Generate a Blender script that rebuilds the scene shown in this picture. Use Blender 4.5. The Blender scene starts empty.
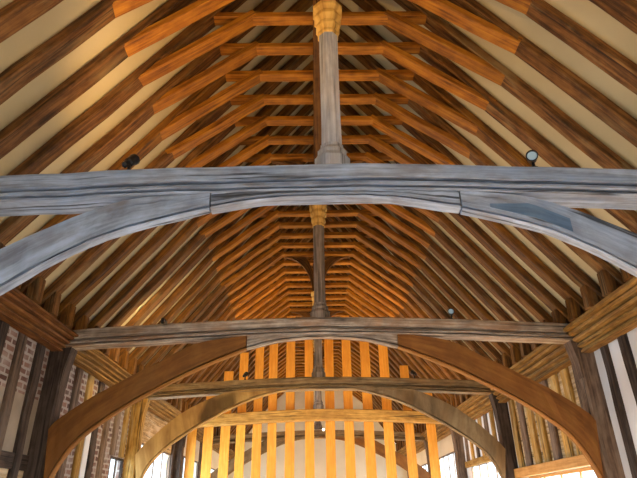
import bpy, bmesh, math, random
from mathutils import Vector, Matrix

random.seed(7)
S = bpy.context.scene
C = S.collection
EZ = 1.6                        # eye height: heights below are given from eye level unless said otherwise
T0, BAY = 3.15, 3.356           # front of the first visible truss, bay length
def TF(i): return T0 + BAY * i  # front face of tie beam i
TB = 0.24                       # tie beam thickness
SIDEX = 3.3                     # inner face of the side walls
XC = 0.0

# ------------------------------------------------------------------ materials
def new_mat(name):
    m = bpy.data.materials.new(name); m.use_nodes = True
    nt = m.node_tree; nt.nodes.clear()
    out = nt.nodes.new('ShaderNodeOutputMaterial'); b = nt.nodes.new('ShaderNodeBsdfPrincipled')
    nt.links.new(b.outputs[0], out.inputs[0])
    return m, nt, b
def N(nt, t, **kw):
    n = nt.nodes.new(t)
    for k, v in kw.items():
        if hasattr(n, k): setattr(n, k, v)
        else: n.inputs[k].default_value = v
    return n
def ramp(nt, fac, stops):
    r = nt.nodes.new('ShaderNodeValToRGB'); e = r.color_ramp.elements
    while len(e) < len(stops): e.new(0.5)
    for el, (p, c) in zip(e, stops):
        el.position = p; el.color = (c, c, c, 1) if not isinstance(c, tuple) else (*c, 1)
    nt.links.new(fac, r.inputs[0]); return r.outputs[0]
def mix(nt, a, b, fac, blend='MIX'):
    m = nt.nodes.new('ShaderNodeMix'); m.data_type = 'RGBA'; m.blend_type = blend
    for s, v in ((m.inputs[0], fac), (m.inputs[6], a), (m.inputs[7], b)):
        if isinstance(v, (int, float)): s.default_value = v
        elif isinstance(v, tuple): s.default_value = (*v, 1)
        else: nt.links.new(v, s)
    return m.outputs[2]
def math_(nt, op, a, b=0.0, c=0.0):
    m = nt.nodes.new('ShaderNodeMath'); m.operation = op
    for s, v in zip(m.inputs, (a, b, c)):
        if isinstance(v, (int, float)): s.default_value = v
        else: nt.links.new(v, s)
    return m.outputs[0]

def wood(name, dark, mid, light, patch=None, patch_amt=0.5, patch_lo=.48, patch_hi=.64, crack=0.7, rough=.72, vary=.35, bump=.35, grain=1.0, stain=None, stain_amt=.5):
    m, nt, b = new_mat(name)
    uv = N(nt, 'ShaderNodeUVMap'); uv.uv_map = 'UVMap'
    oi = N(nt, 'ShaderNodeObjectInfo')
    off = math_(nt, 'MULTIPLY', oi.outputs['Random'], 61.0)
    comb = N(nt, 'ShaderNodeCombineXYZ')
    for i in range(3): nt.links.new(off, comb.inputs[i])
    def co(su, sv):
        vm = N(nt, 'ShaderNodeVectorMath'); vm.operation = 'MULTIPLY_ADD'
        nt.links.new(uv.outputs[0], vm.inputs[0]); vm.inputs[1].default_value = (su, sv, 1)
        nt.links.new(comb.outputs[0], vm.inputs[2]); return vm.outputs[0]
    def noise(su, sv, sc=1.0, det=5.0, dist=.4, rg=.55):
        n = N(nt, 'ShaderNodeTexNoise'); n.inputs['Scale'].default_value = sc
        n.inputs['Detail'].default_value = det; n.inputs['Distortion'].default_value = dist
        n.inputs['Roughness'].default_value = rg
        nt.links.new(co(su, sv), n.inputs['Vector']); return n.outputs['Fac']
    g0 = noise(1.6 * grain, 34 * grain, 1, 7, .35, .62)
    g1 = noise(5.5, 9.0, 1, 6, .2, .6)
    g = math_(nt, 'MULTIPLY_ADD', math_(nt, 'SUBTRACT', g1, .5), .55, g0)
    col = ramp(nt, g, [(.30, dark), (.50, mid), (.68, light)])
    if patch:
        pn = noise(1.3, 5.0, 1, 5, .8, .62)
        f = ramp(nt, pn, [(patch_lo, 0.0), (patch_hi, patch_amt)])
        col = mix(nt, col, patch, f)
    if stain:
        sn = noise(.8, 3.2, 1.3, 4, .6, .6)
        col = mix(nt, col, stain, ramp(nt, sn, [(.5, 0.0), (.66, stain_amt)]))
    v = math_(nt, 'MULTIPLY_ADD', oi.outputs['Random'], 2 * vary, 1 - vary)
    vc = N(nt, 'ShaderNodeCombineXYZ')
    for i in range(3): nt.links.new(v, vc.inputs[i])
    col = mix(nt, col, vc.outputs[0], 1.0, 'MULTIPLY')
    cn = noise(.5, 17, 1, 3, .35)
    ck = ramp(nt, cn, [(.60, 1.0), (.635, 1 - crack), (.66, 1 - crack), (.69, 1.0)])
    col = mix(nt, col, ck, 1.0, 'MULTIPLY')
    nt.links.new(col, b.inputs['Base Color'])
    b.inputs['Roughness'].default_value = rough
    b.inputs['Specular IOR Level'].default_value = .3
    h = math_(nt, 'MULTIPLY_ADD', ck, .8, g)
    bp = N(nt, 'ShaderNodeBump'); bp.inputs['Strength'].default_value = bump; bp.inputs['Distance'].default_value = .012
    nt.links.new(h, bp.inputs['Height']); nt.links.new(bp.outputs[0], b.inputs['Normal'])
    return m

def plaster(name, c1, c2, sc=2.2, bump=.15, lines=False):
    m, nt, b = new_mat(name)
    tc = N(nt, 'ShaderNodeTexCoord')
    n = N(nt, 'ShaderNodeTexNoise'); n.inputs['Scale'].default_value = sc; n.inputs['Detail'].default_value = 6
    nt.links.new(tc.outputs['Object'], n.inputs['Vector'])
    col = ramp(nt, n.outputs['Fac'], [(.35, c1), (.65, c2)])
    n2 = N(nt, 'ShaderNodeTexNoise'); n2.inputs['Scale'].default_value = 30; n2.inputs['Detail'].default_value = 4
    nt.links.new(tc.outputs['Object'], n2.inputs['Vector'])
    nt.links.new(col, b.inputs['Base Color']); b.inputs['Roughness'].default_value = .85
    bp = N(nt, 'ShaderNodeBump'); bp.inputs['Strength'].default_value = bump; bp.inputs['Distance'].default_value = .01
    nt.links.new(n2.outputs['Fac'], bp.inputs['Height']); nt.links.new(bp.outputs[0], b.inputs['Normal'])
    return m

def brick(name):
    m, nt, b = new_mat(name)
    uv = N(nt, 'ShaderNodeUVMap'); uv.uv_map = 'UVMap'
    ns = N(nt, 'ShaderNodeTexNoise'); ns.inputs['Scale'].default_value = 5; ns.inputs['Detail'].default_value = 3
    nt.links.new(uv.outputs[0], ns.inputs['Vector'])
    vm = N(nt, 'ShaderNodeVectorMath'); vm.operation = 'MULTIPLY_ADD'
    nt.links.new(ns.outputs['Color'], vm.inputs[0]); vm.inputs[1].default_value = (.05, .05, .05); nt.links.new(uv.outputs[0], vm.inputs[2])
    bt = N(nt, 'ShaderNodeTexBrick')
    bt.inputs['Scale'].default_value = 1.0
    bt.inputs['Brick Width'].default_value = .17; bt.inputs['Row Height'].default_value = .078
    bt.inputs['Mortar Size'].default_value = .017; bt.inputs['Mortar Smooth'].default_value = .3
    bt.inputs['Color1'].default_value = (.10, .045, .035, 1); bt.inputs['Color2'].default_value = (.30, .17, .13, 1)
    bt.inputs['Mortar'].default_value = (.40, .36, .33, 1); bt.inputs['Bias'].default_value = -.1
    nt.links.new(vm.outputs[0], bt.inputs['Vector'])
    n2 = N(nt, 'ShaderNodeTexNoise'); n2.inputs['Scale'].default_value = 3.0; n2.inputs['Detail'].default_value = 6
    nt.links.new(uv.outputs[0], n2.inputs['Vector'])
    col = mix(nt, bt.outputs['Color'], (.45, .42, .40), ramp(nt, n2.outputs['Fac'], [(.47, 0.0), (.66, .65)]))
    nt.links.new(col, b.inputs['Base Color']); b.inputs['Roughness'].default_value = .9
    bp = N(nt, 'ShaderNodeBump'); bp.inputs['Strength'].default_value = .6; bp.inputs['Distance'].default_value = .01; bp.invert = True
    nt.links.new(bt.outputs['Fac'], bp.inputs['Height']); nt.links.new(bp.outputs[0], b.inputs['Normal'])
    return m

def plain(name, c, rough=.5, metal=0.0, emit=None, es=0.0):
    m, nt, b = new_mat(name)
    b.inputs['Base Color'].default_value = (*c, 1); b.inputs['Roughness'].default_value = rough; b.inputs['Metallic'].default_value = metal
    if emit: b.inputs['Emission Color'].default_value = (*emit, 1); b.inputs['Emission Strength'].default_value = es
    return m

def glass(name):
    m = bpy.data.materials.new(name); m.use_nodes = True; nt = m.node_tree; nt.nodes.clear()
    out = nt.nodes.new('ShaderNodeOutputMaterial'); mx = nt.nodes.new('ShaderNodeMixShader')
    t = nt.nodes.new('ShaderNodeBsdfTransparent'); g = nt.nodes.new('ShaderNodeBsdfGlossy'); g.inputs['Roughness'].default_value = .05
    t.inputs[0].default_value = (.93, .96, .97, 1); mx.inputs[0].default_value = .06
    nt.links.new(t.outputs[0], mx.inputs[1]); nt.links.new(g.outputs[0], mx.inputs[2]); nt.links.new(mx.outputs[0], out.inputs[0])
    return m

M = {}
M['tie_grey'] = wood('weathered grey oak', (0.2009, 0.2267, 0.2858), (0.3515, 0.4239, 0.5477), (0.4855, 0.5915, 0.7739), patch=(0.2009, 0.1676, 0.1429), patch_amt=.6, patch_lo=.50, patch_hi=.68, crack=.8, vary=.05, bump=.5, stain=(0.2009, 0.3056, 0.5000), stain_amt=.45)
M['tie_brown'] = wood('grey brown oak', (0.1551, 0.1260, 0.0984), (0.3650, 0.3057, 0.2503), (0.6570, 0.5928, 0.5008), patch=(0.4563, 0.2408, 0.1074), patch_amt=.5, crack=.75, vary=.1, bump=.5)
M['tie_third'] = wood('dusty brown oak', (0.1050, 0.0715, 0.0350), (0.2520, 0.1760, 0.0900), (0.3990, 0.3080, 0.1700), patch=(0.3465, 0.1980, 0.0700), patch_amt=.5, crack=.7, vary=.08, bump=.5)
M['tie_gold'] = wood('pale golden oak', (0.2760, 0.1430, 0.0304), (0.5290, 0.2970, 0.0646), (0.6900, 0.4290, 0.1140), patch=(0.3220, 0.1650, 0.0380), patch_amt=.5, vary=.06)
M['post_dark'] = wood('dark old oak', (0.0198, 0.0132, 0.0099), (0.0528, 0.0363, 0.0275), (0.0990, 0.0748, 0.0605), patch=(0.1100, 0.0825, 0.0660), patch_amt=.5, vary=.25)
M['stud_brown'] = wood('brown old oak stud', (0.0600, 0.0384, 0.0264), (0.1440, 0.0960, 0.0660), (0.2400, 0.1680, 0.1200), patch=(0.2880, 0.2280, 0.1800), patch_amt=.5, vary=.25)
M['stud_gold'] = wood('honey oak stud', (0.1869, 0.0966, 0.0200), (0.4312, 0.2484, 0.0550), (0.6325, 0.4002, 0.1100), patch=(0.4744, 0.3726, 0.1900), patch_amt=.8, vary=.3)
M['rafter'] = wood('red brown rafter oak', (0.0327, 0.0127, 0.0019), (0.1350, 0.0545, 0.0068), (0.2373, 0.1064, 0.0135), patch=(0.2046, 0.1277, 0.0363), patch_amt=.4, patch_lo=.54, patch_hi=.74, crack=.6, vary=.16, rough=.6)
M['rafter_grey'] = wood('weathered rafter oak', (0.0342, 0.0155, 0.0041), (0.1281, 0.0546, 0.0124), (0.2391, 0.1153, 0.0323), patch=(0.2561, 0.1922, 0.0942), patch_amt=.55, patch_lo=.52, patch_hi=.70, crack=.6, vary=.16, rough=.65)
M['soulace'] = wood('warm orange oak', (0.1227, 0.0405, 0.0033), (0.3209, 0.1216, 0.0080), (0.4531, 0.1983, 0.0150), patch=(0.1888, 0.0676, 0.0050), patch_amt=.6, crack=.45, vary=.16, rough=.55)
M['brace_new'] = wood('new orange oak', (0.1800, 0.0679, 0.0145), (0.2610, 0.1048, 0.0218), (0.3240, 0.1455, 0.0323), patch=(0.1980, 0.0825, 0.0194), patch_amt=.6, crack=.2, vary=.05, rough=.5, bump=.12)
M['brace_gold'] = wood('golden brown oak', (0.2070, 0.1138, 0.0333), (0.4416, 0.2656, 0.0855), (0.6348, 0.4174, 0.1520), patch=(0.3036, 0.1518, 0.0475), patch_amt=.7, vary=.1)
M['plate'] = wood('chestnut plate oak', (0.0774, 0.0270, 0.0070), (0.1901, 0.0750, 0.0187), (0.2957, 0.1380, 0.0374), patch=(0.1126, 0.0600, 0.0281), patch_amt=.45, crack=.5, vary=.12, bump=.5)
M['plate_gold'] = wood('honey plate oak', (0.1122, 0.0552, 0.0120), (0.2543, 0.1398, 0.0333), (0.3740, 0.2282, 0.0665), patch=(0.1272, 0.0736, 0.0333), patch_amt=.45, crack=.5, vary=.12, bump=.5)
M['slat'] = wood('fresh orange pine', (0.6984, 0.2907, 0.0319), (0.7954, 0.3591, 0.0446), (0.8536, 0.4275, 0.0701), crack=.08, vary=.06, rough=.5, bump=.05, stain=(0.5820, 0.2308, 0.0319), stain_amt=.4)
M['rail'] = wood('planed orange oak', (.46, .22, .05), (.60, .32, .09), (.68, .40, .14), crack=.12, vary=.05, rough=.5, bump=.05)
M['capital'] = wood('lamp lit golden oak', (.36, .20, .045), (.58, .36, .09), (.70, .47, .15), crack=.5, vary=.05, grain=.6)  # golden lamp light is put into the oak colour of the capitals
M['shaft'] = wood('pale silvered oak', (0.2565, 0.2700, 0.3074), (0.3990, 0.4200, 0.4664), (0.5225, 0.5400, 0.5830), patch=(0.3800, 0.3200, 0.2650), patch_amt=.4, crack=.5, vary=.08)
M['shaft_brown'] = wood('dull brown oak', (.10, .08, .065), (.20, .165, .14), (.30, .26, .23), crack=.5, vary=.08)
M['purlin'] = wood('purlin oak', (0.0432, 0.0173, 0.0042), (0.1152, 0.0493, 0.0105), (0.1728, 0.0838, 0.0175), vary=.1)
M['boards'] = wood('grey gold boards', (0.2093, 0.1267, 0.0480), (0.4485, 0.3098, 0.1440), (0.6877, 0.5350, 0.3120), patch=(0.7176, 0.6195, 0.4560), patch_amt=.7, vary=.1)
M['patch'] = wood('blue grey patch', (0.0750, 0.1350, 0.2310), (0.1275, 0.2160, 0.3520), (0.1800, 0.2790, 0.4180), crack=.2, vary=.0)
M['ceil'] = plaster('cream plaster', (0.5068, 0.4494, 0.2791), (0.5912, 0.5342, 0.3452), 1.4)
M['white'] = plaster('white limewash', (.74, .78, .84), (.82, .85, .90), 1.6)
M['cream'] = plaster('warm cream plaster', (0.6900, 0.6440, 0.5175), (0.8050, 0.7590, 0.6325), 1.2)
M['tan'] = plaster('dingy tan plaster', (0.3060, 0.2573, 0.2000), (0.4080, 0.3486, 0.2720), 3.0)
M['brick'] = brick('brick nogging')
M['floor'] = wood('floor boards', (.38, .21, .09), (.50, .29, .12), (.57, .35, .16), vary=.05, grain=.5)
M['black'] = plain('black enamel', (.012, .013, .016), .4, .2)
M['steel'] = plain('steel', (.25, .25, .26), .35, .9)
M['lens'] = plain('lamp lens', (.30, .44, .52), .15, 0, (.6, .8, 1.0), .12)
M['lit_lens'] = plain('lit lamp lens', (.9, .9, .85), .2, 0, (1, .95, .85), 6)
M['glass'] = glass('window glass')
M['lead'] = plain('lead', (.09, .09, .10), .6, .3)

# ------------------------------------------------------------------ mesh helpers
class MB:
    def __init__(s): s.bm = bmesh.new(); s.uv = s.bm.loops.layers.uv.new('UVMap')
    def face(s, vs, uvs=None):
        try: f = s.bm.faces.new(vs)
        except ValueError: return None
        if uvs:
            for l, q in zip(f.loops, uvs): l[s.uv].uv = q
        return f
    def build(s, name, mat, parent=None, smooth=False):
        bmesh.ops.recalc_face_normals(s.bm, faces=s.bm.faces)
        me = bpy.data.meshes.new(name); s.bm.to_mesh(me); s.bm.free()
        me.materials.append(mat)
        if smooth:
            for p in me.polygons: p.use_smooth = True
        o = bpy.data.objects.new(name, me); C.objects.link(o)
        if parent: o.parent = parent
        return o
    # rings: list of lists of Vectors (closed sections), ulist: distance along
    def loft(s, rings, us, caps=True):
        R = [[s.bm.verts.new(p) for p in r] for r in rings]
        n = len(rings[0])
        per = [0.0]
        for k in range(n): per.append(per[-1] + (rings[0][(k + 1) % n] - rings[0][k]).length)
        for i in range(len(R) - 1):
            for k in range(n):
                k2 = (k + 1) % n
                s.face([R[i][k], R[i][k2], R[i + 1][k2], R[i + 1][k]],
                       [(us[i], per[k]), (us[i], per[k + 1]), (us[i + 1], per[k + 1]), (us[i + 1], per[k])])
        if caps:
            for r in (R[0], R[-1]):
                c = r[0].co
                s.face(list(r), [((v.co - c).x * .3 + (v.co - c).z * .3, (v.co - c).y + (v.co - c).z) for v in r])
        return s
    def sweep(s, path, side, profile, jit=0.0, step=.4, seed=0, caps=True, scale=None):
        """profile points (a along side, n along the in-plane normal)."""
        rnd = random.Random(seed)
        side = Vector(side).normalized(); P = [Vector(p) for p in path]
        if step:
            Q = [P[0]]
            for a, b in zip(P, P[1:]):
                k = max(1, round((b - a).length / step))
                for j in range(1, k + 1): Q.append(a.lerp(b, j / k))
            P = Q
        rings, us, u = [], [], 0.0
        for i, p in enumerate(P):
            t = (P[min(i + 1, len(P) - 1)] - P[max(i - 1, 0)]).normalized()
            n = side.cross(t).normalized()
            if i: u += (p - P[i - 1]).length
            ja, jn = rnd.uniform(-jit, jit), rnd.uniform(-jit, jit)
            sc = scale(i / (len(P) - 1)) if scale else 1
            rings.append([p + side * (a * sc + ja + rnd.uniform(-jit, jit) * .5) + n * (q * sc + jn + rnd.uniform(-jit, jit) * .5) for a, q in profile])
            us.append(u)
        return s.loft(rings, us, caps)
    def box(s, x0, x1, y0, y1, z0, z1):
        v = [s.bm.verts.new((x, y, z)) for x in (x0, x1) for y in (y0, y1) for z in (z0, z1)]
        def q(a, b, c, d, f): s.face([v[a], v[b], v[c], v[d]], [f(v[i].co) for i in (a, b, c, d)])
        q(0, 1, 3, 2, lambda p: (p.y, p.z)); q(4, 6, 7, 5, lambda p: (p.y, p.z))
        q(0, 4, 5, 1, lambda p: (p.z, p.x)); q(2, 3, 7, 6, lambda p: (p.z, p.x))
        q(0, 2, 6, 4, lambda p: (p.y, p.x)); q(1, 5, 7, 3, lambda p: (p.y, p.x))
        return s
    def lathe(s, prof, n, rot=0.0, square=False, origin=(0, 0, 0)):
        """prof: (radius, z) list, n sided."""
        o = Vector(origin); rings, us = [], []
        for r, z in prof:
            rings.append([o + Vector((r * math.cos(rot + 2 * math.pi * k / n), r * math.sin(rot + 2 * math.pi * k / n), z)) for k in range(n)])
            us.append(z)
        return s.loft(rings, us)

def rect(a0, a1, n0, n1, ch=.012):
    return [(a0 + ch, n0), (a1 - ch, n0), (a1, n0 + ch), (a1, n1 - ch), (a1 - ch, n1), (a0 + ch, n1), (a0, n1 - ch), (a0, n0 + ch)]

def tag(o, label=None, cat=None, group=None, kind=None):
    if label: o['label'] = label
    if cat: o['category'] = cat
    if group: o['group'] = group
    if kind: o['kind'] = kind
    return o
def empty(name, loc, label, cat, group=None):
    o = bpy.data.objects.new(name, None); C.objects.link(o); o.location = loc; o.empty_display_size = .1
    return tag(o, label, cat, group)
def copy_tree(o, parent=None):
    c = o.copy(); C.objects.link(c)
    if parent: c.parent = parent
    for ch in list(o.children): copy_tree(ch, c)
    return c
def struct(name, mb, mat):
    return tag(mb.build(name, mat), kind='structure')
ORD = ['first', 'second', 'third', 'fourth', 'fifth', 'sixth', 'seventh', 'eighth', 'ninth', 'tenth', 'eleventh', 'twelfth', 'thirteenth', 'fourteenth', 'fifteenth', 'sixteenth']
def Z(z): return z + EZ

# ------------------------------------------------------------------ roof: trussed rafter couples
HC, JX = 4.65, .71               # collar underside, where the soulace meets it
FX, FZ = 1.79, 3.80              # soulace foot on the rafter (underside)
SL = 1.276                       # rafter slope
def raf(x): return FZ + (FX - abs(x)) * SL
RW, RD = .156, .10               # rafter width and depth
TH = math.atan(SL)
END_Y = 21.9

def rafter_couple(seed, foot_mat):
    root = bpy.data.objects.new('rafter_couple', None); C.objects.link(root); root.empty_display_size = .1
    y = Vector((0, 1, 0))
    w = RW / 2
    for s in (-1, 1):
        xf = 3.2
        p0 = Vector((s * xf, 0, Z(raf(xf)))); p1 = Vector((s * FX, 0, Z(raf(FX)))); pa = Vector((0, 0, Z(raf(0))))
        # section normal: for s=+1 path foot->apex heads -x,+z ; side=+Y*s keeps n pointing outwards
        mb = MB(); mb.sweep([p0, p1, pa], y * s, rect(-w, w, 0, RD), .006, .45, seed * 11 + s)
        mb.build('rafter', foot_mat, root)
        d = Vector((FX - JX, 0, -(HC - FZ)))       # soulace direction (right side)
        L = d.length; dn = d.normalized(); nrm = Vector((-dn.z, 0, dn.x))
        a = Vector((JX - .06 * 0, 0, HC)); b = Vector((FX, 0, FZ))
        a = Vector((s * a.x, 0, Z(a.z))); b = Vector((s * b.x, 0, Z(b.z)))
        dd = (b - a).normalized()
        mb = MB(); mb.sweep([a - dd * .05, b + dd * .012], y * -s, rect(-w * .94, w * .94, 0, .078, .008), .005, .4, seed * 7 + s + 50)
        mb.build('soulace', M['soulace'], root)
        ax = 3.03
        mb = MB(); mb.sweep([(s * ax, 0, Z(2.0)), (s * ax, 0, Z(raf(ax) + .04))], (0, 1, 0), rect(-w * .85, w * .85, -.06, .06), .006, .2, seed * 5 + s + 90)
        mb.build('ashlar', foot_mat, root)
    xo = FX - (HC - FZ) / SL + .05
    mb = MB(); mb.sweep([(-xo, 0, Z(HC)), (xo, 0, Z(HC))], (0, -1, 0), rect(-.062, .062, 0, .075, .008), .005, .4, seed * 3 + 200)
    mb.build('collar', M['soulace'], root)
    return root

protos = [rafter_couple(k, M['rafter'] if k % 3 else M['rafter_grey']) for k in range(5)]
grey = [rafter_couple(k + 20, M['rafter_grey']) for k in range(3)]
used = set()
STEP = BAY / 8
BEAMS = ['the big silver grey tie beam', 'the tie beam on orange arch braces', 'the tie beam on tan arch braces', 'the golden tie beam of the slatted screen', 'the shadowed tie beam behind the screen']
k0, k1 = -5, int((END_Y - T0 - .1) / STEP)
for k in range(k0, k1 + 1):
    yk = T0 + .07 + k * STEP
    if yk > END_Y - .2: break
    pool = grey if k <= 3 else protos
    pi = (k * 7 + 3) % len(pool); src = pool[pi]; key = (k <= 3, pi)
    if key in used: o = copy_tree(src)
    else: used.add(key); o = src
    o.location = (0, yk, 0)
    if k < 0:
        lab = f"oak rafter couple, {ORD[-k - 1]} overhead counting back from the big silver grey tie beam"
    else:
        b, j = divmod(k, 8)
        b = min(b, 4); j = k - 8 * b
        if j == 0: lab = f"oak rafter couple with collar standing directly over {BEAMS[b]}"
        else: lab = f"oak rafter couple, {ORD[j - 1]} one beyond {BEAMS[b]}"
    tag(o, lab, 'rafters', 'rafter couples of the hall roof')
for key, pool in ((True, grey), (False, protos)):
    for i, o in enumerate(pool):
        if (key, i) not in used:
            for ch in list(o.children): bpy.data.objects.remove(ch)
            bpy.data.objects.remove(o)

# plaster between the rafters
for s in (-1, 1):
    mb = MB()
    off = RD + .006
    nx, nz = math.sin(TH), math.cos(TH)
    def pt(x, d): return (s * (x + nx * d), Z(FZ + (FX - x) * SL + nz * d))
    rings = []
    for yy in (-1.2, END_Y):
        rings.append([Vector((q[0], yy, q[1])) for q in (pt(3.55, off), pt(-.16, off), pt(-.16, off + .06), pt(3.55, off + .06))])
    mb.loft(rings, [0, END_Y])
    struct('ceiling', mb, M['ceil'])

# collar purlin
mb = MB(); mb.sweep([(0, -1.1, Z(4.56)), (0, END_Y, Z(4.56))], (1, 0, 0), rect(-.075, .075, -.09, .078), .004, .8, 3)
tag(mb.build('collar_purlin', M['purlin']), 'long brown oak purlin running beneath the collars along the ridge line', 'purlin')

# ------------------------------------------------------------------ trusses
def tie_top(x, zc=2.2): return zc - .125 * (abs(x) / 3.1) ** 1.5
def tie_profile(h, b=TB):
    f = -b / 2
    return [(f + .015, h), (f, h - .012), (f, h * .46), (f + .012, h * .445), (f + .06, h * .435), (f + .06, h * .38), (f + .02, h * .35), (f + .008, h * .31), (f + .002, h * .22), (f + .003, h * .18), (f + .012, h * .165),
            (f + .055, h * .155), (f + .055, h * .085), (f + .012, h * .075), (f + .004, h * .06), (f + .008, 0),
            (b / 2 - .03, 0), (b / 2, .03), (b / 2, h - .012), (b / 2 - .015, h)]
def tie_beam(i, mat, label, zc=2.2, h=.215, half=3.36, plainface=False, jit=.004):
    yc = TF(i) + TB / 2
    root = empty('tie_beam', (0, yc, Z(tie_top(half, zc)) - h), label, 'beam', 'tie beams across the hall')
    n = 26; path = []
    for k in range(n + 1):
        x = half - 2 * half * k / n
        path.append((x, 0, tie_top(x, zc) - h - tie_top(half, zc) + h))
    prof = rect(-TB / 2, TB / 2, 0, h, .015) if plainface else tie_profile(h)
    mb = MB(); mb.sweep(path, (0, 1, 0), prof, jit, 0, i + 400)
    mb.build('beam', mat, root)
    return root

def interp(pts, x):
    pts = sorted(pts)
    if x <= pts[0][0]: return pts[0][1]
    for (a, b), (c, d) in zip(pts, pts[1:]):
        if x <= c: return b + (d - b) * (x - a) / (c - a)
    return pts[-1][1]
def smooth_curve(pts, n):
    """Catmull-Rom through pts, n samples."""
    P = [Vector(p) for p in pts]; P = [P[0] * 2 - P[1]] + P + [P[-1] * 2 - P[-2]]
    out = []
    segs = len(P) - 3
    for k in range(n + 1):
        t = k / n * segs; i = min(int(t), segs - 1); f = t - i
        a, b, c, d = P[i:i + 4]
        out.append(.5 * ((2 * b) + (c - a) * f + (2 * a - 5 * b + 4 * c - d) * f * f + (3 * b - a - 3 * c + d) * f ** 3))
    return out
def arch_mesh(low, up, y0, y1, s, n=22, groove=.055, jit=.003, seed=0):
    """solid between a lower and an upper curve in the truss plane, with a moulded lower arris; s mirrors x."""
    rnd = random.Random(seed)
    L = smooth_curve([(x, 0, z) for x, z in low], n); U = smooth_curve([(x, 0, z) for x, z in up], n)
    rings, us, u = [], [], 0
    for i in range(n + 1):
        l, q = L[i], U[i]; d = (q - l); ln = max(d.length, .001); d = d / ln
        g = min(groove, ln * .3)
        def at(t, y): 
            p = l + d * t; return Vector((s * p.x, y + rnd.uniform(-jit, jit), Z(p.z) + rnd.uniform(-jit, jit)))
        rings.append([at(ln, y0), at(g * 1.30, y0), at(g * 1.22, y0 + .045), at(g * .92, y0 + .05), at(g * .85, y0 + .012), at(g * .55, y0), at(g * .2, y0 + .012), at(0, y0 + .035), at(0, y1 - .022), at(g, y1), at(ln, y1)])
        if i: u += (L[i] - L[i - 1]).length
        us.append(u)
    mb = MB(); mb.loft(rings, us); return mb

def crown_post(i, shaft_mat, label, x=0.0):
    yc = TF(i) + TB / 2
    root = empty('crown_post', (x, yc, Z(2.19)), label, 'post', 'crown posts on the tie beams')
    r8 = math.pi / 8
    MB().lathe([(.138, 0), (.138, .09), (.130, .095), (.110, .135), (.114, .145), (.114, .165), (.106, .172), (.088, .20), (.090, .21), (.090, .222)], 8, r8).build('base', shaft_mat, root)
    MB().lathe([(.082, .215), (.079, .45), (.080, 1.0), (.082, 1.38)], 8, r8).build('shaft', shaft_mat, root)
    MB().lathe([(.080, 1.345), (.092, 1.36), (.092, 1.385), (.084, 1.395), (.108, 1.44), (.108, 1.465), (.092, 1.478), (.092, 1.495), (.122, 1.54), (.122, 1.57), (.106, 1.58), (.106, 1.60), (.134, 1.635), (.134, 1.675)], 8, r8).build('capital', M['capital'], root)
    mb = MB(); mb.sweep([(0, 0, 1.65), (0, 0, 2.272)], (1, 0, 0), rect(-.085, .085, -.085, .085), .002, .3, i); mb.build('head', M['purlin'], root)
    for dx, dy in ((-1, 0), (1, 0), (0, -1), (0, 1)):
        top = 2.445 if dx else 2.272
        n = 10; rings, us = [], []
        for k in range(n + 1):
            t = k / n; ang = t * math.pi / 2
            ro = .09 + .58 * (1 - math.cos(ang)); zo = 1.66 + (top - 1.66) * math.sin(ang)
            ri = .06 + .55 * (1 - math.cos(ang)) ** 1.0 * .86; zi = min(top, 1.66 + .16 + (top - 1.66) * math.sin(ang) ** .8 * .96)
            hw = .04
            if dx: ring = [(dx * ro, -hw, zo), (dx * ro, hw, zo), (dx * ri, hw, zi), (dx * ri, -hw, zi)]
            else: ring = [(-hw, dy * ro, zo), (hw, dy * ro, zo), (hw, dy * ri, zi), (-hw, dy * ri, zi)]
            rings.append([Vector(q) for q in ring]); us.append(t * .9)
        MB().loft(rings, us).build('brace', M['purlin'], root)
    return root

def wall_post(i, s, mat, label, xin=3.11, z1=1.86):
    yc = TF(i) + TB / 2
    root = empty('wall_post', (s * (xin + .17), yc, 0), label, 'post', 'wall posts under the tie beams')
    mb = MB(); mb.sweep([(0, 0, 0), (0, 0, Z(z1))], (0, 1, 0), rect(-.10, .10, -.14, .14, .02), .006, .45, i * 3 + s); mb.build('shaft', mat, root)
    # jowl: the head of the post swells inwards under the tie beam
    sd = -s
    mb = MB()
    rings = [[Vector((sd * a, y, z)) for a, y in ((.135, -.095), (w, -.095), (w, .095), (.135, .095))] for z, w in ((Z(1.40), .142), (Z(1.6), .155), (Z(1.75), .18), (Z(z1), .20))]
    mb.loft(rings, [0, .2, .4, .6]); mb.build('jowl', mat, root)
    return root

LOW2 = [(.0, 1.93), (.5, 1.895), (.954, 1.798), (1.447, 1.594), (1.923, 1.359), (2.418, 1.075), (2.80, .78), (2.99, .50), (3.09, .24)]
UP2 = [(.0, 1.99), (.5, 1.985), (.95, 1.975), (1.55, 1.88), (1.97, 1.668), (2.371, 1.455), (2.772, 1.225), (3.08, 1.0), (3.16, .90)]
LOW3 = [(.0, 2.02), (.5, 1.99), (1.05, 1.865), (1.5, 1.70), (1.94, 1.48), (2.32, 1.26), (2.72, .97), (2.93, .73), (3.08, .40)]
UP3 = [(.0, 2.03), (.5, 2.03), (1.05, 2.01), (1.55, 1.97), (1.97, 1.84), (2.42, 1.61), (2.72, 1.38), (3.03, 1.09), (3.17, .92)]
def from_x(pts, x0):
    return [(x0, interp(pts, x0))] + [p for p in pts if p[0] > x0 + .12]
LOW1 = [(.0, 1.925), (.4, 1.91), (.83, 1.835), (1.4, 1.67), (1.76, 1.49), (2.06, 1.28), (2.5, .98), (2.82, .70), (3.0, .45), (3.07, .30)]
UP1 = [(.0, 1.985), (.4, 1.985), (.83, 1.975), (1.35, 1.92), (1.70, 1.79), (2.13, 1.56), (2.5, 1.32), (2.85, 1.03), (3.05, .85), (3.16, .75)]

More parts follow.
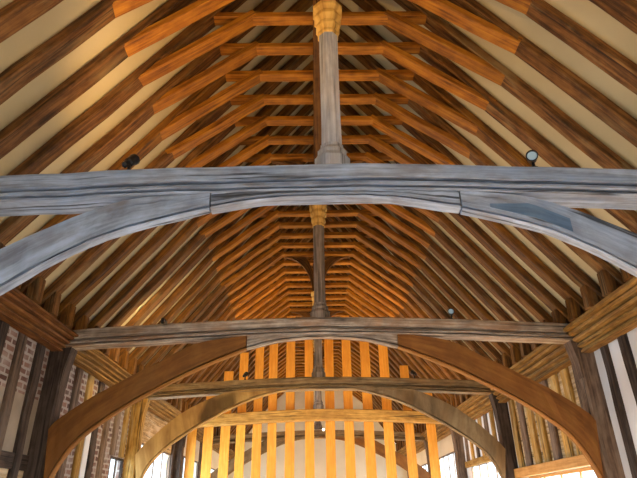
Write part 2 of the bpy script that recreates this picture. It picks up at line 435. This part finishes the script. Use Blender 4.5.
def arch_brace(i, s, low, up, mat, label, x0=.02, th=.17, n=24, seed=0):
    yc = TF(i) + .012
    mb = arch_mesh(from_x(low, x0), from_x(up, x0), yc, yc + th, s, n, groove=.03, seed=seed)
    o = mb.build('arch_brace', mat)
    o2 = tag(o, label, 'brace', 'arch braces under the tie beams')
    return o2
BW, WW = 'the brick wall side', 'the white plaster wall side'
# truss 1
t1 = tie_beam(0, M['tie_grey'], 'massive silver grey tie beam spanning overhead, closest of the row, carrying the pale post')
yc = TF(0) + TB / 2
def soffit(i, mat, par, pts_l, pts_u, th=.10):
    y = TF(i) + .012
    o = arch_mesh(pts_l, pts_u, y, y + th, 1, 18, groove=.03).build('arched_soffit', mat, par); o.matrix_parent_inverse = Matrix.Translation(-Vector(par.location))
t2_soffit = ([(-.93, 1.80), (-.5, 1.90), (0, 1.935), (.5, 1.90), (.93, 1.80)], [(-.93, 1.965), (-.5, 1.99), (0, 2.0), (.5, 1.99), (.93, 1.965)])
soffit(0, M['tie_grey'], t1, [(-.80, 1.84), (-.4, 1.91), (0, 1.925), (.4, 1.91), (.90, 1.825)], [(-.80, 1.975), (-.4, 1.995), (0, 2.0), (.4, 1.995), (.90, 1.97)])
arch_brace(0, -1, LOW1, UP1, M['tie_grey'], 'weathered grey curved brace beneath the big silver grey tie beam on ' + BW, .81, .085, seed=1)
rb = arch_brace(0, 1, LOW1, UP1, M['tie_grey'], 'weathered grey curved brace with blue grey patch under the big silver tie beam', .91, .085, seed=2)
mb = MB(); rings = []
for k in range(9):
    x = 1.10 + .52 * k / 8; lo_, hi_ = interp(LOW1, x) + .075, interp(LOW1, x) + .10 + .075 * min(1, k / 4)
    yf = TF(0) + .012
    rings.append([Vector((x, yf - .004, Z(lo_))), Vector((x, yf - .004, Z(hi_))), Vector((x, yf + .01, Z(hi_))), Vector((x, yf + .01, Z(lo_)))])
mb.loft(rings, [k * .065 for k in range(9)]); tag(mb.build('repair_patch', M['patch'], rb), 'blue grey repair patch')
for s_, side_ in ((-1, BW), (1, WW)): wall_post(0, s_, M['post_dark'], 'dark post at the foot of the weathered grey brace, ' + side_)
crown_post(0, M['shaft'], 'pale eight-sided post with ochre moulded capital on the big silver grey tie beam', .04)
# truss 2
t2 = tie_beam(1, M['tie_brown'], 'cracked grey brown tie beam resting on the two bright orange arch braces')
soffit(1, M['tie_brown'], t2, *t2_soffit)
arch_brace(1, -1, LOW2, UP2, M['brace_new'], 'smooth new orange oak arch brace rising from ' + BW, .94, .12, seed=3)
arch_brace(1, 1, LOW2, UP2, M['brace_new'], 'smooth new orange oak arch brace rising from ' + WW, .94, .12, seed=4)
crown_post(1, M['shaft_brown'], 'dull brown eight-sided post on the tie beam with orange arch braces', -.02)
wall_post(1, -1, M['post_dark'], 'dark wall post between brick panels below the foot of the orange brace')
wall_post(1, 1, M['stud_brown'], 'grey brown wall post beside white plaster panels at the orange brace')
# truss 3
tie_beam(2, M['tie_third'], 'dusty brown tie beam seen through the orange arch in front of slats')
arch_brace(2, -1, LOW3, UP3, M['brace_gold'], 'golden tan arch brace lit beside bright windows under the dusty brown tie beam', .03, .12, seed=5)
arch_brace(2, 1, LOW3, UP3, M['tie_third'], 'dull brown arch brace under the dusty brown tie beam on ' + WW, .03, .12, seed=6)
crown_post(2, M['shaft_brown'], 'brown post with curved side braces standing on the dusty brown tie beam', -.02)
wall_post(2, -1, M['stud_gold'], 'honey coloured wall post at the foot of the golden tan brace')
wall_post(2, 1, M['post_dark'], 'dark slim wall post at the foot of the dull brown brace')
# truss 4 with the slatted screen
tie_beam(3, M['tie_gold'], 'pale golden tie beam crossing in front of the orange slat screen', plainface=True, zc=2.19, h=.25)
crown_post(3, M['shaft_brown'], 'brown post on the golden tie beam behind the row of orange slats', 0)
wall_post(3, -1, M['post_dark'], 'dark wall post at the screen end beside the bright windows')
wall_post(3, 1, M['stud_brown'], 'brown wall post at the screen end on ' + WW)
# truss 5
tie_beam(4, M['tie_third'], 'shadowed brown tie beam behind the screen with reddish arch below', zc=2.15)
arch_brace(4, -1, LOW2, UP2, M['tie_third'], 'brown arch brace seen between slats, on the side of the brick wall', .03, .12, seed=7)
arch_brace(4, 1, LOW2, UP2, M['brace_new'], 'reddish arch brace seen between slats, on ' + WW, .03, .12, seed=8)
crown_post(4, M['shaft_brown'], 'short brown post glimpsed between slats on the shadowed tie beam', 0)
wall_post(4, -1, M['post_dark'], 'dark wall post behind the screen on ' + BW)
wall_post(4, 1, M['stud_brown'], 'brown wall post behind the screen on ' + WW)

# slats
ys = TF(3) + TB + .02
xs = [-3.0, -2.61, -2.22, -1.86, -1.47, -1.11, -.70, -.22, .26, .72, 1.20, 1.66, 2.16, 2.66]
def under(x0, x1):
    def f(x):
        x = abs(x)
        return HC if x < JX else (HC - (x - JX) * (HC - FZ) / (FX - JX) if x < FX else raf(x))
    return min(f(x0), f(x1))
for j, x in enumerate(xs):
    w = random.uniform(.105, .118)
    mb = MB()
    z1 = Z(min(raf(x - w), raf(x + w), 4.52)) + .06
    mb.sweep([(x, ys + .018, 0), (x + random.uniform(-.01, .03), ys + .018, z1)], (0, 1, 0), rect(-.017, .017, -w, w, .004), .001, .6, j)
    side = 'counting from the brick wall'
    tag(mb.build('screen_slat', M['slat']), f"upright orange pine board of the open screen, {ORD[j]} {side}", 'slat', 'boards of the slatted screen')

# ------------------------------------------------------------------ wall plates
PLP = [(0, 0), (.03, 0), (.03, .03), (.005, .045), (.005, .055), (.055, .075), (.06, .10), (.025, .115), (.025, .125), (.09, .145), (.105, .175), (.065, .19), (.065, .20), (.135, .22), (.145, .245), (.115, .255), (.19, .275), (.19, .31), (-.1, .31), (-.1, 0)]
def wall_plate(i, s, mat, label):
    y0, y1 = (TF(i) + TB + .002, TF(i + 1) - .002 if i < 4 else END_Y)
    if i < 0: y0 = -1.2
    mb = MB()
    rings, us = [], []
    rnd = random.Random(i * 2 + s)
    for k in range(7):
        y = y0 + (y1 - y0) * k / 6; j = rnd.uniform(-.006, .006)
        rings.append([Vector((s * (3.2 - a), y, Z((1.80 + q * .645 if s < 0 else 1.69 + q) + j))) for a, q in PLP]); us.append(y)
    mb.loft(rings, us)
    tag(mb.build('wall_plate', mat), label, 'beam', 'moulded wall plates at the rafter feet')
pl = {0: 'between the silver grey beam and the orange arch', 1: 'between the orange arch and the dusty brown beam', 2: 'between the dusty brown beam and the slatted screen', 3: 'directly behind the slatted screen', 4: 'against the far cream gable wall'}
for i in pl:
    wall_plate(i, -1, M['plate'] if i < 1 else M['plate_gold'], f"moulded oak wall plate, brick wall side, {pl[i]}")
    wall_plate(i, 1, M['plate_gold'], f"moulded oak wall plate, white plaster side, {pl[i]}")
for s in (-1, 1): wall_plate(-1, s, M['plate_gold'], f"moulded oak wall plate on {BW if s < 0 else WW} before the silver grey beam")

# ------------------------------------------------------------------ walls
def panel(name, s, y0, y1, z0, z1, mat, x=SIDEX + .04, th=.12):
    mb = MB(); a, b = sorted((s * x, s * (x + th))); mb.box(a, b, y0, y1, Z(z0), Z(z1)); return struct(name, mb, mat)
def stud(s, y, mat, label, z0=-1.6, z1=1.84, w=.15, group='timber studs of the side walls', x=SIDEX, jit=.007):
    mb = MB(); mb.sweep([(s * (x + .06), y, Z(z0)), (s * (x + .06), y, Z(z1))], (0, 1, 0), rect(-w / 2, w / 2, -.07, .07, .015), jit, .4, int(y * 100) + s)
    return tag(mb.build('wall_stud', mat), label, 'stud', group)
def hrail(s, y0, y1, z0, z1, mat, label, x=SIDEX - .03, th=.12):
    mb = MB(); zc = (z0 + z1) / 2; h = (z1 - z0) / 2
    mb.sweep([(s * (x + th / 2), y0, Z(zc)), (s * (x + th / 2), y1, Z(zc))], (1, 0, 0), rect(-th / 2, th / 2, -h, h, .008), .002, .6, int(y0 * 10))
    return tag(mb.build('wall_rail', mat), label, 'rail', 'horizontal rails of the side walls')
wn = [0]
def window(s, y0, y1, z0, z1, nmul=1, x=SIDEX + .06, power=None, frame=None, ntr=0):
    wn[0] += 1
    root = bpy.data.objects.new(f'window_{wn[0]}', None); C.objects.link(root); root['kind'] = 'structure'
    root.location = (s * x, (y0 + y1) / 2, Z(z0)); hw = (y1 - y0) / 2; h = z1 - z0; fm = frame or M['stud_brown']; t = .032
    mb = MB()
    mb.box(-.02, .02, -hw, -hw + t, 0, h); mb.box(-.02, .02, hw - t, hw, 0, h); mb.box(-.02, .02, -hw + t, hw - t, 0, t); mb.box(-.02, .02, -hw + t, hw - t, h - t, h)
    mb.build('frame', fm, root)
    for k in range(nmul):
        yy = -hw + (k + 1) * 2 * hw / (nmul + 1); MB().box(-.012, .012, yy - .014, yy + .014, t, h - t).build('mullion', fm, root)
    for k in range(ntr):
        zz = (k + 1) * h / (ntr + 1); MB().box(-.02, .02, -hw + t, hw - t, zz - .01, zz + .01).build('glazing_bar', M['lead'], root)
    MB().box(-.004, .004, -hw + t * .5, hw - t * .5, t * .5, h - t * .5).build('pane', M['glass'], root)
    if power:
        L = bpy.data.lights.new('daylight', 'AREA'); L.shape = 'RECTANGLE'; L.size = y1 - y0; L.size_y = h; L.energy = power; L.color = (.80, .90, 1.0)
        lo = bpy.data.objects.new('daylight', L); C.objects.link(lo); lo.location = (s * (x + .25), (y0 + y1) / 2, Z((z0 + z1) / 2))
        lo.rotation_euler = (0, s * math.pi / 2, 0); L.spread = math.radians(180)
        lo.rotation_euler = Vector((-s, 0, 0)).to_track_quat('-Z', 'Y').to_euler()
    return root
B = [TF(i) + TB / 2 for i in range(-1, 7)]   # B[i+1] truss i centre
def Yb(i): return TF(i) + TB / 2
WL, WR = 'wall_left', 'wall_right'
W_DAY = 60
# --- unseen bays towards the camera: plain white panels with low windows added for light
for s, nm in ((-1, WL), (1, WR)):
    y0, y1 = -3.0, Yb(0)
    panel(nm, s, y0, y1, .0, 1.9, M['boards']); panel(nm, s, y0, y1, -1.6, -1.2, M['boards']); panel(nm, s, y0, .2, -1.2, .0, M['boards']); panel(nm, s, 2.8, y1, -1.2, .0, M['boards'])
    window(s, .2, 2.8, -1.2, .0, 3, power=55)
# --- bay between silver beam and orange arch
y0, y1 = Yb(0), Yb(1)
panel(WL, -1, y0, y1, 1.22, 1.9, M['brick']); panel(WL, -1, y0, y1, .60, 1.22, M['tan']); panel(WL, -1, y0, y1, .15, .60, M['boards'])
panel(WR, 1, y0, y1, .15, 1.9, M['white'])
for s, nm in ((-1, WL), (1, WR)):
    panel(nm, s, y0, y1, -1.6, -1.1, M['white']); panel(nm, s, y0, y0 + .4, -1.1, .15, M['white']); panel(nm, s, y1 - .4, y1, -1.1, .15, M['white'])
    panel(nm, s, y0 + .4, y1 - .4, -.4, .15, M['white']); window(s, y0 + .4, y1 - .4, -1.1, -.4, 3, power=(150 if s < 0 else 16))  # unseen low windows, added to bring light into this bay
n = 7
for k in range(n):
    y = y1 - .37 - .43 * (n - 1 - k)
    c = ORD[n - 1 - k]
    stud(-1, y, M['stud_brown'] if k % 2 else M['post_dark'], f"old stud in the brick wall, {c} before the dark post of the orange brace", w=.14, z0=.15)
    stud(1, y - .02, M['post_dark'], f"dark stud in the white plaster wall, {c} before the post of the orange brace", w=.13, z0=.15)
hrail(-1, y0, y1, .46, .62, M['post_dark'], 'dark low rail under the small tan plaster panels of the brick wall', x=SIDEX + .01, th=.08)
# --- bay between orange arch and dusty brown beam
y0, y1 = Yb(1), Yb(2)
panel(WL, -1, y0, y1, .85, 1.9, M['brick'])
panel(WL, -1, y0, 9.2, -1.6, .85, M['brick']); panel(WL, -1, 9.2, y1, -1.6, -.4, M['brick']); panel(WL, -1, 9.85, y1, -.4, .85, M['brick'])
window(-1, 9.2, 9.85, -.4, .85, 1, power=14, frame=M['post_dark'], ntr=2)
n = 7
for k in range(n):
    y = y0 + .36 + k * (y1 - y0 - .72) / (n - 1)
    zb = -1.6 if not (9.15 < y < 9.9) else .86
    stud(-1, y, [M['stud_brown'], M['stud_brown'], M['stud_gold'], M['post_dark']][k % 4], f"old stud in brickwork seen under the orange arch, {ORD[k]} past its dark post", z0=zb, w=.15)
panel(WL, -1, 8.05, 8.22, -.2, 1.35, M['white'], x=SIDEX + .025, th=.02)
panel(WR, 1, y0, y1, .45, 1.9, M['boards']); panel(WR, 1, y0, y0 + .4, -1.6, .45, M['white']); panel(WR, 1, y1 - .5, y1, -1.6, .45, M['white'])
panel(WR, 1, y0 + .4, y1 - .5, -1.6, -.8, M['white'])
window(1, y0 + .4, y1 - .5, -.8, .45, 3, power=60, frame=M['rail'])
hrail(1, y0 + .15, y1 - .14, .46, .60, M['rail'], 'smooth orange oak rail low on the boarded wall under the orange arch', x=SIDEX - .06, th=.1)
n = 8
for k in range(n):
    y = y0 + .38 + k * (y1 - y0 - .74) / (n - 1)
    stud(1, y, M['stud_gold'] if k % 3 else M['stud_brown'], f"honey brown board stud above the smooth orange rail, {ORD[k]} past the orange brace", z0=.60, w=.19)
panel(WR, 1, y1 - .34, y1 - .16, .6, 1.72, M['white'], x=SIDEX + .02, th=.02)
# --- bay between dusty brown beam and slatted screen
y0, y1 = Yb(2), Yb(3)
panel(WL, -1, y0, y1, 1.22, 1.9, M['boards']); panel(WL, -1, y0, y1, -1.6, -.6, M['white'])
panel(WL, -1, y0, y0 + .5, -.6, 1.22, M['boards']); panel(WL, -1, y1 - .3, y1, -.6, 1.22, M['boards'])
window(-1, y0 + .5, y1 - .3, -.6, 1.22, 3, power=230, frame=M['stud_brown'])
for k, y in enumerate((y0 + .4, y1 - .24)):
    stud(-1, y, [M['stud_gold'], M['post_dark']][k], f"timber stud by the bright windows, {ORD[k]} past the golden tan brace", w=.12)
panel(WR, 1, y0, y1, .95, 1.9, M['white']); panel(WR, 1, y0, y1, -1.6, -.6, M['white'])
panel(WR, 1, y0, y0 + .6, -.6, .95, M['white']); panel(WR, 1, y1 - .5, y1, -.6, .95, M['white'])
window(1, y0 + .6, y1 - .5, -.6, .86, 3, power=110, frame=M['stud_brown'])
hrail(1, y0 + .14, y1 - .14, .84, .97, M['stud_gold'], 'honey oak rail above the bright window next to the screen', x=SIDEX + .0, th=.1)
n = 7
for k in range(n):
    y = y0 + .42 + k * (y1 - y0 - .84) / (n - 1)
    stud(1, y, M['stud_gold'] if k % 2 else M['stud_brown'], f"slim stud between white strips near the screen, {ORD[k]} past the dull brown brace", z0=.97, w=.13)
# --- bays behind the screen
for b in (3, 4):
    y0, y1 = Yb(b), (Yb(b + 1) if b < 4 else END_Y)
    for s, nm in ((-1, WL), (1, WR)):
        panel(nm, s, y0, y1, 1.30, 1.9, M['cream']); panel(nm, s, y0, y1, -1.6, -.6, M['cream'])
        panel(nm, s, y0, y0 + .5, -.6, 1.30, M['cream']); panel(nm, s, y1 - .5, y1, -.6, 1.30, M['cream'])
        window(s, y0 + .5, y1 - .5, -.6, 1.30, 3, power=35, frame=M['stud_brown'])
        for k, y in enumerate((y0 + .42, y1 - .42)):
            stud(s, y, M['stud_brown'], f"brown stud beyond the screen on {BW if s < 0 else WW}, {ORD[(b - 3) * 2 + k]} one", w=.14)
# --- far gable and near gable, floor
mb = MB()
gp = [(-3.6, 0), (3.6, 0), (3.6, Z(raf(3.6))), (0, Z(raf(0)) + .2), (-3.6, Z(raf(3.6)))]
mb.loft([[Vector((x, yy, z)) for x, z in gp] for yy in (END_Y, END_Y + .15)], [0, .15]); struct('wall_back', mb, M['cream'])
mb = MB()   # near gable: big window opening, built as four pieces
mb.box(-3.6, -2.4, -3.15, -3.0, 0, 3.45); mb.box(2.4, 3.6, -3.15, -3.0, 0, 3.45); mb.box(-2.4, 2.4, -3.15, -3.0, 0, .9); struct('wall_front', mb, M['white'])
mb = MB(); mb.loft([[Vector((x, yy, z)) for x, z in ((-3.6, 3.45), (3.6, 3.45), (0, Z(raf(0)) + .3))] for yy in (-3.15, -3.0)], [0, .15]); struct('wall_front', mb, M['white'])
for s in (-1, 1):    # the roof carries on over the camera
    mb = MB(); rings = []
    for yy in (-3.1, -1.2): rings.append([Vector((s * (a + math.sin(TH) * .11), yy, Z(FZ + (FX - a) * SL + math.cos(TH) * .11))) for a in (3.55, -.1)] + [Vector((s * (a + math.sin(TH) * .17), yy, Z(FZ + (FX - a) * SL + math.cos(TH) * .17))) for a in (-.1, 3.55)])
    mb.loft(rings, [0, 2]); struct('ceiling', mb, M['ceil'])
wn[0] += 1
root = bpy.data.objects.new(f'window_{wn[0]}', None); C.objects.link(root); root['kind'] = 'structure'; root.location = (0, -3.07, .9)
mb = MB(); mb.box(-2.4, -2.3, -.05, .05, 0, 2.5); mb.box(2.3, 2.4, -.05, .05, 0, 2.5); mb.box(-2.3, 2.3, -.05, .05, 0, .1); mb.box(-2.3, 2.3, -.05, .05, 2.4, 2.5); mb.build('frame', M['stud_brown'], root)
for k in range(4): MB().box(-1.42 + k * .92, -1.34 + k * .92, -.04, .04, .1, 2.4).build('mullion', M['stud_brown'], root)
MB().box(-2.32, 2.32, -.004, .004, .08, 2.42).build('pane', M['glass'], root)
L = bpy.data.lights.new('daylight', 'AREA'); L.shape = 'RECTANGLE'; L.size = 4.6; L.size_y = 2.4; L.energy = 42; L.color = (.58, .80, 1.0)
lo = bpy.data.objects.new('daylight', L); C.objects.link(lo); lo.location = (0, -3.4, 2.1); lo.rotation_euler = Vector((0, 1, 0)).to_track_quat('-Z', 'Z').to_euler()
mb = MB(); mb.box(-3.6, 3.6, -3.15, END_Y + .15, -.1, 0); struct('floor', mb, M['floor'])

# ------------------------------------------------------------------ spotlights on the tie beams
def spotlight(x, i, yaw, pitch, label, power, lens='lens', front=True, color=(1.0, .54, .17), zc=2.2, size=150):
    y = TF(i) + (.05 if front else TB - .05)
    root = empty('spotlight', (x, y, Z(tie_top(x, zc)) - .004), label, 'lamp', 'small black spotlights on the tie beams')
    MB().lathe([(.03, 0), (.03, .012), (.012, .014), (.010, .075)], 12).build('stand', M['black'], root)
    d = Vector((math.sin(yaw) * math.cos(pitch), math.cos(yaw) * math.cos(pitch), math.sin(pitch)))
    q = d.to_track_quat('Z', 'Y'); c = Vector((0, 0, .10))
    def part(prof, nm, mat, n=20):
        o = MB().lathe(prof, n).build(nm, mat, root); o.rotation_mode = 'QUATERNION'; o.rotation_quaternion = q; o.location = c; return o
    b = part([(.012, -.075), (.022, -.07), (.026, -.03), (.034, -.02), (.036, .02), (.040, .035), (.042, .062), (.036, .064), (.034, .05), (.002, .05)], 'housing', M['black'])
    part([(.002, .058), (.030, .058), (.034, .052), (.002, .050)], 'lens', M[lens])
    l = bpy.data.lights.new('lamp', 'SPOT'); l.energy = power; l.color = color; l.spot_size = math.radians(size); l.spot_blend = .6; l.shadow_soft_size = .045
    lo = bpy.data.objects.new('lamp', l); C.objects.link(lo); lo.parent = root; lo.location = c + d * .08
    lo.rotation_mode = 'QUATERNION'; lo.rotation_quaternion = d.to_track_quat('-Z', 'Y')
    return root
R = math.radians
PW = 25
spotlight(-1.41, 0, R(25), R(50), 'small black spotlight on the silver grey beam, on ' + BW, 110, size=130)
spotlight(1.48, 0, R(-158), R(-12), 'small black spotlight with pale round lens turned towards us on the silver grey beam', 8, size=90)
spotlight(-2.04, 1, R(-6), R(-3), 'small spotlight on the orange braced tie beam, on ' + BW, 150, size=110, color=(1.0, .66, .26), front=False)
spotlight(1.65, 1, R(-168), R(0), 'small spotlight with pale lens on the orange braced tie beam, white plaster side', 8)
spotlight(-1.36, 2, R(20), R(30), 'tiny spotlight on the dusty brown beam before the slats, on ' + BW, 120)
spotlight(1.73, 2, R(-20), R(30), 'tiny spotlight on the dusty brown beam before the slats, on ' + WW, 120)
spotlight(.16, 4, R(180), R(5), 'tiny glowing white spotlight seen between the slats behind the golden beam', 20, 'lit_lens', zc=2.05)
spotlight(-1.2, -1, R(8), R(52), 'black spotlight on the tie beam over our heads, brick wall side', 125, size=120, front=False)
spotlight(1.2, -1, R(-8), R(52), 'black spotlight on the tie beam over our heads, white plaster side', 125, size=120, front=False)
tie_beam(-1, M['tie_grey'], 'grey tie beam directly over our heads')

sun = bpy.data.lights.new('sun', 'SUN'); sun.energy = 75; sun.angle = math.radians(.6); sun.color = (1.0, .83, .60)
so = bpy.data.objects.new('sun', sun); C.objects.link(so); so.rotation_euler = Vector((-1, .30, -.62)).to_track_quat('-Z', 'Y').to_euler()
# ------------------------------------------------------------------ world, camera, view
w = bpy.data.worlds.new('World'); S.world = w; w.use_nodes = True
bg = w.node_tree.nodes['Background']; bg.inputs[0].default_value = (.85, .93, 1.0, 1); bg.inputs[1].default_value = 3
cam = bpy.data.cameras.new('Camera'); cam.sensor_fit = 'HORIZONTAL'; cam.sensor_width = 36; cam.lens = 36 * 539.277 / 637
cam.clip_start = .05; cam.clip_end = 100
co = bpy.data.objects.new('Camera', cam); C.objects.link(co); S.camera = co
pitch, yaw, roll = .469135, .0137986, -.0173999
fw = Vector((math.sin(yaw) * math.cos(pitch), math.cos(yaw) * math.cos(pitch), math.sin(pitch)))
r = Vector((math.cos(yaw), -math.sin(yaw), 0)); u = r.cross(fw)
r2 = r * math.cos(roll) + u * math.sin(roll); u2 = -r * math.sin(roll) + u * math.cos(roll)
mw = Matrix(((r2.x, u2.x, -fw.x, -.115), (r2.y, u2.y, -fw.y, 0), (r2.z, u2.z, -fw.z, EZ), (0, 0, 0, 1)))
co.matrix_world = mw
vs = S.view_settings; S.display_settings.display_device = 'sRGB'
vs.view_transform = 'Standard'; vs.look = 'None'; vs.exposure = 0.0; vs.gamma = 1.0; vs.use_curve_mapping = False
S.cycles.max_bounces = 8; S.cycles.diffuse_bounces = 3
S.cycles.use_denoising = True
